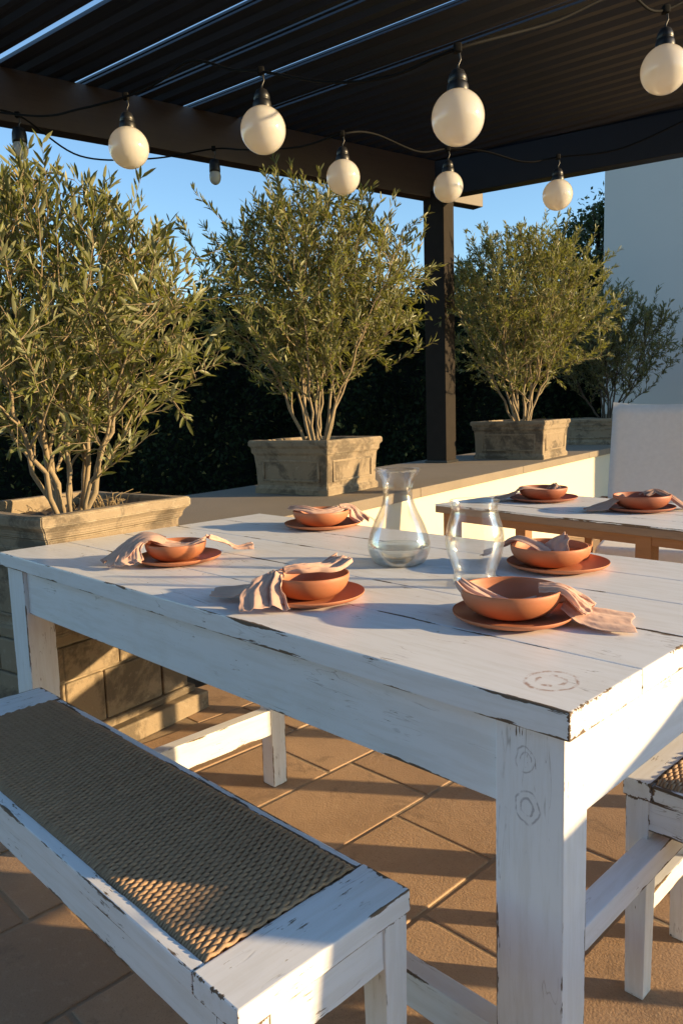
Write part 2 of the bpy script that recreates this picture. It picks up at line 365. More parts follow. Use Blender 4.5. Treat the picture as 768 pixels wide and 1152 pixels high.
# ------------------------------------------------------------------ pergola
P0 = Vector((.895, 6.70, 0)); BH, TT = 2.918, 3.219
B1 = Vector((.818, .575, 0)).normalized()
pg = thing('pergola', 'dark pergola with a louvred slat roof, brown beams and a square post on the wall', 'pergola', P0, 0)
def local_frame(o, d):   # matrix with local x along d
    return Matrix.Translation(o) @ Matrix.Rotation(math.atan2(d.y, d.x), 4, 'Z')
o = box('post', M['post_wood'], pg, -.095, .095, -.095, .095, LZ + .001, BH + .05, bev=.004, M=Matrix.Rotation(YAW, 4, 'Z')); 
o = box('post_foot', M['black'], pg, -.11, .11, -.11, .11, LZ + .0005, LZ + .02, bev=.003, M=Matrix.Rotation(YAW, 4, 'Z'))
f1 = local_frame(Vector((0, 0, 0)), B1)
o = box('beam', M['pergola_wood'], pg, -6.2, .52, -.03, .09, BH, TT, bev=.005); o.matrix_local = f1 @ Matrix.Translation((0, .02, 0))
B2 = Vector((math.sin(R(121)), math.cos(R(121)), 0))
o = box('beam', M['beam_dark'], pg, -.05, 2.75, -.06, .06, BH + .004, TT - .004, bev=.005); o.matrix_local = local_frame(Vector((.03, .0, 0)), B2)
# louvre blades
S = Vector((math.sin(R(127.3)), math.cos(R(127.3)), 0)); Q = Vector((-S.y, S.x, 0))
gaps = [1.25, 1.66, 2.09, 2.536, 3.018, 3.355, 3.697, 4.09]; lv = MB(); qs = []
for g0, g1 in zip(gaps[:-1], gaps[1:]):
    n = 4 if g1 - g0 > .4 else 3
    for k in range(n): qs.append((g0 + (g1 - g0) * k / n, (g1 - g0) / n, k == 0))
q = 4.09
while q < 6.35: qs.append((q, .118, q == 4.09)); q += .118
q = 1.25 - .118 * 14
while q < 1.24: qs.append((q, .118, False)); q += .118
rs = random.Random(5)
for (q, pch, gap) in qs:
    # where the line of this blade meets the back beam
    base = Q * q; pz = TT + .012
    den = S.x * B1.y - S.y * B1.x; d0 = P0 + B1 * 0 - base
    s0 = (d0.x * B1.y - d0.y * B1.x) / den
    if q > 5.6: s0 += 0
    g = (.054 if q > 2 else .04) if gap else -.014
    w0, w1 = g, pch
    tl = .042 + rs.uniform(-.002, .002)
    prof = [(w0, 0), (w1 + .002, tl), (w1 + .002, tl + .014), (w0 + .002, .016)]
    prof = [(w0, tl), (w0 + (w1 - w0) * .62, tl * .55), (w1 - .030, -.004), (w1 - .006, -.012), (w1, -.008), (w1, .004), (w0, tl + .012)]
    if gap: prof = [(w0, -.010), (w1 - .030, -.012), (w1 - .006, -.014), (w1, -.010), (w1, .002), (w0, .001)]
    s1 = s0 + .4
    while (base + S * s1).x < .35 + .50 * (base + S * s1).y and s1 < s0 + 7: s1 += .02
    vs_, n = [], len(prof)
    for s in (s0 - .25, s1):
        for (a, z) in prof:
            p = base + S * s + Q * a - P0; vs_.append((p.x, p.y, pz + z))
    fs_ = [(i, (i + 1) % n, (i + 1) % n + n, i + n) for i in range(n)] + [tuple(range(n))[::-1], tuple(range(n, 2 * n))]
    lv.add(vs_, fs_)
lv.build('louvre_roof', M['pergola_metal'], pg)
o = box('side_beam', M['beam_dark'], pg, 0, 8.4, 0, .06, TT - .10, TT + .075, bev=.004); o.matrix_local = local_frame(Vector((.36 + .50 * 5.75, 5.75, 0)) - P0, Vector((-.50, -1, 0)))

# ------------------------------------------------------------------ stone planters
def moulding(mb, s, prof):
    """square ring stack: prof = list of (half-size, z) from outside bottom round the lip to the inside"""
    vs_ = []
    for h, z in prof:
        vs_ += [(-h, -h, z), (h, -h, z), (h, h, z), (-h, h, z)]
    fs_ = [(i * 4 + j, i * 4 + (j + 1) % 4, (i + 1) * 4 + (j + 1) % 4, (i + 1) * 4 + j) for i in range(len(prof) - 1) for j in range(4)]
    fs_.append((0, 3, 2, 1)); k = (len(prof) - 1) * 4; fs_.append((k, k + 1, k + 2, k + 3)); mb.add(vs_, fs_)
def rough_up(o, amt=.004, seed=0, cuts=0):
    bm = bmesh.new(); bm.from_mesh(o.data)
    bmesh.ops.subdivide_edges(bm, edges=[e for e in bm.edges if e.calc_length() > .1], cuts=6, use_grid_fill=True)
    bmesh.ops.bevel(bm, geom=[e for e in bm.edges if len(e.link_faces) == 2 and e.calc_face_angle() > .5], offset=.005, segments=2, affect='EDGES', clamp_overlap=True)
    from mathutils import noise
    for v in bm.verts: v.co += noise.noise_vector(v.co * 9 + Vector((seed, 0, 0))) * amt
    bm.to_mesh(o.data); bm.free()
def planter(label, centre, s, h, flare=.035, yaw=YAW, mat='stone', group='stone planters along the wall', panels=True, foot=True):
    t = thing('stone_planter', label, 'planter', centre, yaw, group)
    b = MB(); H = s / 2 - flare
    prof = [(H + .012, 0), (H + .012, .035), (H, .045), (H + .004, h * .5), (H + .01, h - .085), (H + .022, h - .075), (H + .022, h - .06),
            (s / 2 - .012, h - .042), (s / 2, h - .036), (s / 2, h - .006), (s / 2 - .006, h), (s / 2 - .05, h), (s / 2 - .055, h - .006), (s / 2 - .06, h - .06)]
    moulding(b, s, prof); o = b.build('pot', M[mat], t); rough_up(o, .0035, s * 31)
    if panels:
        p = MB()
        for k in range(4):
            Mr = Matrix.Rotation(k * math.pi / 2, 4, 'Z'); w_ = H * .80; z0, z1 = .075, h - .115
            if z1 - z0 > .05:
                for (x0, x1, a, c) in ((-w_, w_, z1 - .012, z1), (-w_, w_, z0, z0 + .012), (-w_, -w_ + .012, z0 + .0125, z1 - .0125), (w_ - .012, w_, z0 + .0125, z1 - .0125)):
                    p.box(x0, x1, -H - .010, -H + .02, a, c, .003, Mr)
        if p.v: p.build('panel_moulding', M[mat], t)
    # soil
    sb = MB(); n = 14; q = s / 2 - .058; rs = random.Random(int(s * 1000))
    sb.add([(-q + 2 * q * i / n, -q + 2 * q * j / n, h - .055 + rs.uniform(-.008, .012)) for j in range(n + 1) for i in range(n + 1)],
           [(j * (n + 1) + i, j * (n + 1) + i + 1, (j + 1) * (n + 1) + i + 1, (j + 1) * (n + 1) + i) for j in range(n) for i in range(n)])
    sb.build('soil', M['soil'], t, True)
    return t
# ------------------------------------------------------------------ olive shrubs
def olive(label, base, H, RAD, seed, leaf=.055, nleaf=9000, clear=.28, lean=(0, 0), group='olive trees in stone planters', stems=8, mat='olive', skew=(0, 0), thick=1.0, nshoot=34, nfill=420):
    rs = random.Random(seed); nr = np.random.RandomState(seed)
    t = thing('olive_tree', label, 'tree', base, 0, group)
    wood = MB(); twigs = []
    zc = H * (.5 + clear * .5); hz = H * (1 - clear) / 2
    def env(p):     # >1 outside the crown
        z = p.z; f = (z - H * clear) / (H * (1 - clear))
        if f < 0: f = 0.0
        prof = min(1.0, .42 + f * 1.9) if f < .35 else max(0.0, 1 - ((f - .33) / .74) ** 1.9)
        c = Vector((skew[0], skew[1], 0)) * min(1, z / H)
        return math.hypot(p.x - c.x, p.y - c.y) / max(.04, RAD * prof)
    def path(p, target, n, wig):
        p = Vector(p); target = Vector(target); out = [p.copy()]; L = (target - p).length
        ctrl = p.lerp(target, .5) + Vector((rs.uniform(-1, 1), rs.uniform(-1, 1), rs.uniform(-.2, .2))) * L * wig
        flat = Vector(((target.x - p.x), (target.y - p.y), 0)); ctrl += flat * .03
        for i in range(1, n + 1):
            u = i / n; out.append(p * (1 - u) ** 2 + ctrl * 2 * u * (1 - u) + target * u * u + Vector((rs.uniform(-1, 1), rs.uniform(-1, 1), rs.uniform(-1, 1))) * L * .012)
        return out
    for i in range(stems):
        az = 2 * math.pi * (i + rs.uniform(-.3, .3)) / stems; rr = RAD * (rs.uniform(.25, .45) if i % 2 else rs.uniform(.55, .85))
        zt = H * (rs.uniform(.85, .97) if i % 2 else rs.uniform(.62, .82))
        tgt = Vector((skew[0] + rr * math.cos(az) + lean[0], skew[1] + rr * math.sin(az) + lean[1], zt))
        b0 = Vector((.035 * math.cos(az), .035 * math.sin(az), -.06))
        P = path(b0, tgt, 14, .05); r0 = rs.uniform(.0075, .012) * thick
        wood.tube(P, [r0 * (1 - .8 * (k / 14)) for k in range(15)], 7)
        nb = rs.randint(8, 10)
        for b in range(nb):
            u = clear * 1.0 + (1 - clear * 1.0) * (b + rs.random()) / nb; k = min(13, int(u * 14)); s = P[k].lerp(P[k + 1], u * 14 - k)
            dz = Vector((s.x - tgt.x * .2, s.y - tgt.y * .2, 0)); a2 = rs.uniform(0, 2 * math.pi)
            d = Vector((math.cos(a2), math.sin(a2), 0)) + dz.normalized() * .6 + Vector((0, 0, rs.uniform(.7, 2.0)))
            d.normalize(); L = RAD * rs.uniform(.4, .8)
            e = s + d * L
            while (env(e) > 1.05 or e.z > H * 1.02) and L > .08: L *= .85; e = s + d * L
            B = path(s, e, 7, .1); rb = r0 * (1 - .8 * u) * .55 + .0012
            wood.tube(B, [rb * (1 - .75 * q / 7) for q in range(8)], 5)
            twigs.append(B)
            for c in range(rs.randint(4, 6)):
                u2 = rs.uniform(.15, 1); k2 = min(6, int(u2 * 7)); s2 = B[k2].lerp(B[k2 + 1], u2 * 7 - k2)
                d2 = Vector((rs.uniform(-1, 1), rs.uniform(-1, 1), rs.uniform(.1, 1.9))).normalized() + d * .35
                d2.normalize(); L2 = RAD * rs.uniform(.18, .42)
                e2 = s2 + d2 * L2
                while env(e2) > 1.15 and L2 > .05: L2 *= .8; e2 = s2 + d2 * L2
                T = path(s2, e2, 5, .08); wood.tube(T, [.0022 * thick, .0020 * thick, .0017 * thick, .0014 * thick, .0011 * thick, .0007 * thick], 4, False); twigs.append(T)
        # straight shoots standing out of the crown
    for i in range(nshoot):
        az = rs.uniform(0, 2 * math.pi); rr = RAD * rs.uniform(.1, .85)
        s = Vector((skew[0] + rr * math.cos(az), skew[1] + rr * math.sin(az), H * (.86 - .34 * (rr / RAD)))); d = Vector((math.cos(az) * .45, math.sin(az) * .45, rs.uniform(.7, 1.8))).normalized()
        if i % 3 == 0:      # long side shoots
            hh = rs.uniform(clear + .08, .75); r2 = RAD * .8; s = Vector((skew[0] + r2 * math.cos(az) * .8, skew[1] + r2 * math.sin(az) * .8, H * hh)); d = Vector((math.cos(az), math.sin(az), rs.uniform(.1, .8))).normalized()
        T = path(s, s + d * rs.uniform(.18, .46) * (H / 1.5), 6, .06); wood.tube(T, [.0025, .0022, .002, .0016, .0012, .0009, .0006], 4, False); twigs.append(T)
    # short leafy twigs filling the crown evenly
    pts = np.array([p for T in twigs for p in T]); k = 0; tries = 0
    while k < nfill and tries < nfill * 8:
        tries += 1; p = Vector((skew[0] + rs.uniform(-1, 1) * RAD, skew[1] + rs.uniform(-1, 1) * RAD, H * (clear * .85 + (1.0 - clear * .85) * rs.random())))
        if env(p) > 1.08: continue
        dd = np.linalg.norm(pts - np.array(p), axis=1); j = int(dd.argmin())
        if not .03 < dd[j] < .30: continue
        s = Vector(pts[j]); d = (p - s).normalized() + Vector((0, 0, .5)); e = s + d.normalized() * max(.12, dd[j])
        T = path(s, e, 5, .08); wood.tube(T, [.0019, .0017, .0014, .0012, .0009, .0006], 4, False); twigs.append(T); k += 1
    wood.build('branches', M['bark'] if mat != 'far' else M['bark_dark'], t, True)
    # leaves
    lens = np.array([sum((T[i + 1] - T[i]).length for i in range(len(T) - 1)) for T in twigs])
    cnt = np.maximum(2, (lens / lens.sum() * nleaf)).astype(int)
    pos = []; dr = []
    for T, c in zip(twigs, cnt):
        n = len(T) - 1
        for _ in range(c):
            u = rs.random() ** .75 * n; k = min(n - 1, int(u)); p = T[k].lerp(T[k + 1], u - k); tg = (T[k + 1] - T[k]).normalized()
            side = Vector((rs.uniform(-1, 1), rs.uniform(-1, 1), rs.uniform(-1, 1))); side = (side - tg * side.dot(tg)).normalized()
            pos.append(p); dr.append((tg * rs.uniform(.5, 1.1) + side * .62 + Vector((0, 0, .1))).normalized())
    pos = np.array(pos); dr = np.array(dr); n = len(pos)
    up = nr.normal(size=(n, 3)) + np.array([0, 0, 1.2]); sd_ = np.cross(dr, up); sd_ /= np.linalg.norm(sd_, axis=1)[:, None]; nm = np.cross(sd_, dr)
    Lf = (leaf * nr.uniform(.6, 1.25, n))[:, None]; W = Lf * .10
    bend = nr.uniform(-.12, .06, n)[:, None] * Lf
    v = np.stack([pos, pos + dr * Lf * .3 + sd_ * W + nm * W * .35, pos + dr * Lf * .72 + sd_ * W * .85 + nm * W * .35 + nm * bend * .5, pos + dr * Lf + nm * bend,
                  pos + dr * Lf * .72 - sd_ * W * .85 + nm * W * .35 + nm * bend * .5, pos + dr * Lf * .3 - sd_ * W + nm * W * .35], 1).reshape(-1, 3)
    i = np.arange(n)[:, None] * 6
    f = np.concatenate([i + np.array([0, 1, 2, 3]), i + np.array([0, 3, 4, 5])], 1).reshape(-1, 4)
    np_mesh('foliage', v, f, M['olive'] if mat != 'far' else M['olive_far'], t)
    return t

# planter 1 : big pot on a block-built pedestal
SZ1 = .66; RIM = .865
rc = Vector((-.585, 2.95, 0)); c1 = rc - E1 * SZ1 / 2 + E2 * SZ1 / 2
planter('large weathered stone planter on a block pedestal, nearest the camera on the left', c1 + Vector((0, 0, .42)), SZ1, RIM - .42, .045, group='stone planters along the wall')
pd = thing('stone_pedestal', 'block built stone pedestal with a stepped plinth under the left planter', 'pedestal', c1, YAW)
hp = SZ1 / 2 - .035
pb = MB(); rs = random.Random(4)
for (z0, z1, cuts) in ((.105, .29, (-1, -.35, .55, 1)), (.294, .418, (-1, -.1, .7, 1))):
    for k in range(4):
        Mr = Matrix.Rotation(k * math.pi / 2, 4, 'Z')
        for a, c in zip(cuts[:-1], cuts[1:]):
            pb.box(a * hp + (.0 if a > -1 else .03), c * hp - .006, -hp - rs.uniform(0, .006), -hp + .08, z0, z1 - .005, .008, Mr, 3)
pb.box(-hp + .012, hp - .012, -hp + .012, hp - .012, .1, .416)
o = pb.build('block_course', M['stone2'], pd)
pl = MB(); pl.box(-hp - .055, hp + .055, -hp - .055, hp + .055, 0, .075, .008, None, 3); o = pl.build('plinth', M['stone2'], pd); rough_up(o, .004, 3)
pl = MB(); pl.box(-hp - .02, hp + .02, -hp - .02, hp + .02, .075, .106, .012, None, 3); pl.build('plinth_step', M['stone2'], pd)

def on_ledge(near, s): return Vector((near[0], near[1], 0)) + E1 * s / 2 + E2 * s / 2
c2 = on_ledge((-.075, 4.27), .51); c3 = on_ledge((1.76, 6.62), .62); c4 = on_ledge((3.16, 8.62), .62)
planter('tan stone planter with dark stains on the wall beside the pergola post', c2 + Vector((0, 0, LZ)), .585, .315)
planter('stone planter on the wall right of the pergola post, one face sunlit', c3 + Vector((0, 0, LZ)), .70, .34)
planter('shaded stone planter at the far end of the wall by the house', c4 + Vector((0, 0, LZ)), .70, .30)
olive('large olive tree with long leaves in the nearest planter at left', c1 + Vector((.03, -.02, RIM - .05)), 1.24, .60, 11, .056, 11500, .19, nshoot=110, skew=(-.04, .02), thick=1.15, stems=11)
olive('sunlit olive tree standing left of the pergola post', c2 + Vector((0, 0, LZ + .27)), 1.52, .69, 23, .048, 22000, .20, nshoot=90, stems=11)
olive('round sunlit olive tree standing right of the pergola post', c3 + Vector((0, 0, LZ + .29)), 1.76, .86, 37, .048, 28000, .20, nshoot=90, stems=12, thick=1.15)
olive('shaded grey green olive tree standing before the house wall', c4 + Vector((.1, 0, LZ + .25)), 1.55, .82, 41, .060, 14000, .20, stems=9, thick=1.2, mat='far')

wd_ = MB(); rs = random.Random(12)
for k in range(46):
    x, y = rs.gauss(0, .045), rs.gauss(0, .035); a = rs.uniform(0, 6.28); l = rs.uniform(.03, .09)
    wd_.tube([(x, y, -.01), (x + l * .35 * math.cos(a), y + l * .35 * math.sin(a), l * .7), (x + l * .9 * math.cos(a), y + l * .9 * math.sin(a), l * rs.uniform(.5, .9))], [.0016, .0014, .0008], 4)
o = wd_.build('dry_grass', simple('dry_straw', (.34, .25, .13), .8), None, True); o.location = c1 + E1 * .16 - E2 * .02 + Vector((0, 0, RIM - .05))
props(o, 'tuft of dry curled grass growing in the soil of the nearest planter', 'grass tuft')
# ------------------------------------------------------------------ hedge and distant tree
def leaf_cloud(pos, L, nr, wr=.5, out=None):
    n = len(pos); d = nr.normal(size=(n, 3)); d[:, 2] += .3; d /= np.linalg.norm(d, axis=1)[:, None]
    u = nr.normal(size=(n, 3)); s = np.cross(d, u); s /= np.linalg.norm(s, axis=1)[:, None]
    L = (L * nr.uniform(.6, 1.3, n))[:, None]; W = L * wr / 2
    v = np.stack([pos, pos + d * L * .5 + s * W, pos + d * L, pos + d * L * .5 - s * W], 1).reshape(-1, 3)
    return v, np.arange(n)[:, None] * 4 + np.arange(4)
nr = np.random.RandomState(2)
hg = thing('hedge', 'tall dark evergreen hedge closing the garden behind the low wall', 'hedge', (-1.5, 11.6, 0), 0)
hx0, hx1 = -8.5, 6.2
def htop(x): return 3.02 + .18 * np.sin(x * 1.7) + .12 * np.sin(x * 4.1 + 1) + .10 * np.sin(x * 9.3)
n = 46000; x = nr.uniform(hx0, hx1, n); z = nr.uniform(0, 1, n) ** .9; tp = htop(x)
dep = .22 * np.sin(x * 2.3 + z * 3) + .16 * np.sin(x * 5.1 - z * 7) + nr.normal(size=n) * .14
pos = np.stack([x, -.35 + dep, z * tp + nr.normal(size=n) * .06], 1)
n2 = 9000; x2 = nr.uniform(hx0, hx1, n2)
pos2 = np.stack([x2, nr.uniform(-.4, .8, n2), htop(x2) + np.abs(nr.normal(size=n2)) * .12 - .05], 1)
v, f = leaf_cloud(np.concatenate([pos, pos2]), .085, nr)
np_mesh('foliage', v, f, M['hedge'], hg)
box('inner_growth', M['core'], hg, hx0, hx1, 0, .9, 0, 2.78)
# dark tree behind the house corner
dt = thing('garden_tree', 'dark leafy tree rising behind the hedge beside the house', 'tree', (5.25, 15.5, 0))
b = MB(); b.tube([(0, 0, 0), (.1, 0, 1.5), (0, .1, 3), (.1, 0, 4.6)], [.16, .13, .1, .04], 10)
for k in range(9):
    a = k * 2.4; b.tube([(0, 0, 2 + k * .25), (.5 * math.cos(a), .5 * math.sin(a), 2.8 + k * .25), (1.05 * math.cos(a), 1.05 * math.sin(a), 3.2 + k * .22)], [.05, .035, .012], 6)
b.build('trunk', M['bark_dark'], dt, True)
P_ = []
for k in range(46):
    a = nr.uniform(0, 6.28); rr = 1.15 * math.sqrt(nr.uniform(0, 1)); zz = nr.uniform(2.2, 5.0); rr *= math.sqrt(max(.1, 1 - ((zz - 3.5) / 1.75) ** 2))
    P_.append(np.array([rr * math.cos(a), rr * math.sin(a), zz]) + nr.normal(size=(330, 3)) * np.array([.22, .22, .16]))
v, f = leaf_cloud(np.concatenate(P_), .10, nr); np_mesh('crown', v, f, M['dark_tree'], dt)
def far_tree(label, x, y, h, r, k):
    t = thing('garden_tree', label, 'tree', (x, y, 0)); b = MB(); b.tube([(0, 0, 0), (.05, 0, h * .5), (0, 0, h * .85)], [.12, .08, .03], 8); b.build('trunk', M['bark_dark'], t, True)
    P = [np.array([nr.uniform(-r, r), nr.uniform(-r, r), nr.uniform(h * .45, h * .9)]) + nr.normal(size=(260, 3)) * np.array([.25, .25, .18]) for _ in range(k)]
    v, f = leaf_cloud(np.concatenate(P), .10, nr); np_mesh('crown', v, f, M['dark_tree'], t)
far_tree('low dark tree just showing above the hedge between the two middle olives', 2.3, 15, 3.9, .9, 26)

# ------------------------------------------------------------------ white farmhouse table
TA, TB, TL, TW, TZ = .477, .889, 1.947, 1.045, .77
tc_ = ab(TA + TL / 2, TB + TW / 2)
def TLc(a, b, z=0): return Vector((b - TB - TW / 2, a - TA - TL / 2, z))      # table coordinates
ringp = atz(620, 766, TZ); ra, rb = ringp.dot(D1), ringp.dot(D2); rl = TLc(ra, rb)
M['top'] = white_paint(1, 'table_top_paint', .7, rings=[(rl.x, rl.y, TZ, .043, .036, 'z', (.36, .17, .09))], rough=.36)
tb = thing('dining_table', 'large white distressed farmhouse table laid with terracotta bowls', 'table', tc_, TH)
tp_ = MB(); xs = [-TW / 2, -TW / 2 + .225, -TW / 2 + .43, -TW / 2 + .645, -TW / 2 + .85, TW / 2]
for i in range(5):
    tp_.box(xs[i] + (.0007 if i else 0), xs[i + 1] - .0007, -TL / 2, TL / 2, TZ - .042, TZ, .0028, None, 2)
tp_.build('tabletop', M['top'], tb)
AI = .016; AH = .140
box('apron', M['wy'], tb, -TW / 2 + AI + .012, -TW / 2 + AI + .036, -TL / 2 + .13, TL / 2 - .12, TZ - .042 - AH, TZ - .043, bev=.002)
box('apron', M['wy'], tb, TW / 2 - AI - .036, TW / 2 - AI - .012, -TL / 2 + .13, TL / 2 - .12, TZ - .042 - AH, TZ - .043, bev=.002)
box('apron', M['wx'], tb, -TW / 2 + .085, TW / 2 - .09, -TL / 2 + AI + .004, -TL / 2 + AI + .028, TZ - .042 - AH, TZ - .043, bev=.002)
box('apron', M['wx'], tb, -TW / 2 + .085, TW / 2 - .09, TL / 2 - AI - .036, TL / 2 - AI - .012, TZ - .042 - AH, TZ - .043, bev=.002)
LX, LY = .068, .112
x0, y0 = -TW / 2 + AI, -TL / 2 + AI
M['leg_ring'] = white_paint(2, 'table_leg_paint', .9, rings=[(x0, y0 + .062, TZ - .095, .015, .019, 'x', (.42, .40, .42)), (x0, y0 + .058, TZ - .168, .020, .026, 'x', (.36, .35, .38))])
box('leg', M['leg_ring'], tb, x0, x0 + LX, y0, y0 + LY, 0, TZ - .043, bev=.003)
box('leg', M['wz'], tb, x0, x0 + LX + .02, TL / 2 - AI - .115, TL / 2 - AI, 0, TZ - .043, bev=.003)
box('leg', M['wz'], tb, TW / 2 - AI - LX, TW / 2 - AI, y0, y0 + LY, 0, TZ - .043, bev=.003)
lc = TLc(1.80, 1.43)
box('leg', M['wz'], tb, lc.x, lc.x + .055, lc.y - .02, lc.y + .035, 0, TZ - .10, bev=.003)
# rails
box('stretcher', M['wx'], tb, TLc(0, .93).x, lc.x, lc.y - .018, lc.y + .022, .175, .255, bev=.003)
box('stretcher', M['wy'], tb, TLc(0, .925).x, TLc(0, .965).x, y0 + LY, TL / 2 - AI - .115, .125, .195, bev=.003)
box('stretcher', M['wx'], tb, x0 + LX, TW / 2 - AI - LX, y0 + .04, y0 + .085, .30, .345, bev=.003)

# ------------------------------------------------------------------ rope seat benches
def woven(x0, x1, y0, y1, z, pitch=.0064, warp=.0128, rad=.0035, sag=.004):
    """cross cords over/under lengthwise strands, all real geometry (local x = width, y = length)"""
    m = MB(); rs = random.Random(7); ny = int((y1 - y0) / pitch); nx = int((x1 - x0) / warp)
    wx = (x1 - x0) / nx; wy = (y1 - y0) / ny
    for j in range(ny):
        y = y0 + (j + .5) * wy; pts = []; ph = j % 2
        K = nx * 4
        for k in range(K + 1):
            x = x0 + (x1 - x0) * k / K; s_ = math.sin(math.pi * (x - x0) / wx + ph * math.pi)
            edge = min(1, min(x - x0, x1 - x) / .012)
            zz = z - (1 - edge) ** 2 * .007 + .0019 * s_ * edge * (1 + .25 * mnoise.noise(Vector((x * 30, y * 30, 0)))) - sag * math.sin(math.pi * (x - x0) / (x1 - x0)) * math.sin(math.pi * (y - y0) / (y1 - y0)) + rs.uniform(-.0004, .0004)
            pts.append((x, y + rs.uniform(-.0005, .0005) + .0028 * mnoise.noise(Vector((x * 12, y * 9, 3.))) , zz))
        m.tube(pts, rad, 5, False)
    for i in range(1, nx):
        x = x0 + i * wx
        for dx in (-.0022, .0022):
            pts = []
            for k in range(ny + 1):
                y = y0 + k * wy; s_ = -math.sin(math.pi * .5 + math.pi * i) * (1 if k % 2 == 0 else -1)
                pts.append((x + dx, y, z - .0052 - sag * math.sin(math.pi * (x - x0) / (x1 - x0)) * math.sin(math.pi * (y - y0) / (y1 - y0)) + .0012 * s_))
            m.tube(pts, .0022, 4, False)
    m.add([(x0, y0, z - .011), (x1, y0, z - .011), (x1, y1, z - .011), (x0, y1, z - .011)], [(0, 1, 2, 3)])
    return m
def bench(label, a0, a1, b0, b1, cord_a, group, Z=.46, sr=.022, legw=.05, rails=True):
    """a0..a1 length, b0..b1 width, cord_a the extent of the woven seat"""
    ac, bc = (a0 + a1) / 2, (b0 + b1) / 2; t = thing('rope_seat_bench', label, 'bench', ab(ac, bc), TH, group)
    W, L = (b1 - b0) / 2, (a1 - a0) / 2; e0, e1 = cord_a[0] - ac, cord_a[1] - ac
    box('end_board', M['bench_x'], t, -W, W, -L, e0, Z - .036, Z, bev=.003)
    box('end_board', M['bench_x'], t, -W, W, e1, L, Z - .036, Z, bev=.003)
    box('side_rail', M['bench_y'], t, -W, -W + sr, e0 + .001, e1 - .001, Z - .036, Z - .002, bev=.003)
    box('side_rail', M['bench_y'], t, W - sr * .7, W, e0 + .001, e1 - .001, Z - .036, Z - .002, bev=.003)
    for s in (-1, 1):
        xa, xb = sorted((s * (W - .007), s * (W - .03)))
        box('apron', M['bench_y'], t, xa, xb, -L + legw, L - legw, Z - .098, Z - .037, bev=.002)
        ya, yb = sorted((s * (L - .009), s * (L - .03)))
        box('apron', M['bench_x'], t, -W + legw, W - legw, ya, yb, Z - .108, Z - .037, bev=.002)
    for sx in (-1, 1):
        for sy in (-1, 1):
            m = MB(); cx, cy = sx * (W - .004 - legw / 2), sy * (L - .004 - legw / 2)
            m.box(-legw / 2, legw / 2, -legw / 2, legw / 2, 0, Z - .037, .0025, Matrix.Translation((cx, cy, 0)), 2, taper=.82)
            m.build('leg', M['bench_z'], t)
    if rails:
        for s in (-1, 1):
            ya, yb = sorted((s * (L - .018), s * (L - .04)))
            box('stretcher', M['bench_x'], t, -W + legw - .004, W - legw + .004, ya, yb, .165, .205, bev=.002)
    woven(-W + sr + .001, W - sr * .7 - .001, e0 + .002, e1 - .002, Z + .0005).build('woven_seat', M['cord'], t, True)
    return t
bench('long worn white bench with brown woven cord seat in front of the table', .692, 1.99, .484, .808, (.79, 1.865), 'rope seat benches', rails=False)
bench('small white bench with woven cord seat at the right end of the table', -.02, .614, 1.354, 1.63, (.06, .558), 'rope seat benches', sr=.012, legw=.046)

# ------------------------------------------------------------------ second table, chair
a2 = atz(489, 567, .75); fd = Vector((math.sin(R(141)), math.cos(R(141)), 0)); sd2 = Vector((-fd.y, fd.x, 0))
T2L, T2W = 1.9, .62
t2c = a2 + fd * T2L / 2 + sd2 * T2W / 2; t2c.z = 0; rz2 = math.atan2(fd.y, fd.x)
t2 = thing('dining_table', 'second table with a white top on orange brown wooden legs', 'table', t2c, rz2)
M['top2'] = white_paint(0, 'second_top_paint', .5, rough=.4)
b = MB()
for i in range(4): b.box(-T2L / 2, T2L / 2, -T2W / 2 + i * T2W / 4 + .001, -T2W / 2 + (i + 1) * T2W / 4 - .001, .742, .75, .0015)
b.build('tabletop', M['top2'], t2)
box('top_edge', M['grey_wood'], t2, -T2L / 2 + .0005, T2L / 2 - .0005, -T2W / 2 + .0015, T2W / 2 - .0015, .712, .7418, bev=.003)
for s in (-1, 1):
    ya, yb = sorted((s * (T2W / 2 - .03), s * (T2W / 2 - .055)))
    box('apron', M['orange_wood'], t2, -T2L / 2 + .06, T2L / 2 - .06, ya, yb, .676, .7115, bev=.002)
    xa, xb = sorted((s * (T2L / 2 - .03), s * (T2L / 2 - .055)))
    box('apron', M['orange_wood'], t2, xa, xb, -T2W / 2 + .08, T2W / 2 - .08, .676, .7115, bev=.002)
for xx in (-T2L / 2 + .055, -T2L / 2 + .98, T2L / 2 - .055):
    for s in (-1, 1): box('leg', M['orange_wood'], t2, xx - .03, xx + .03, s * (T2W / 2 - .055) - .028, s * (T2W / 2 - .055) + .028, 0, .7118, bev=.003)

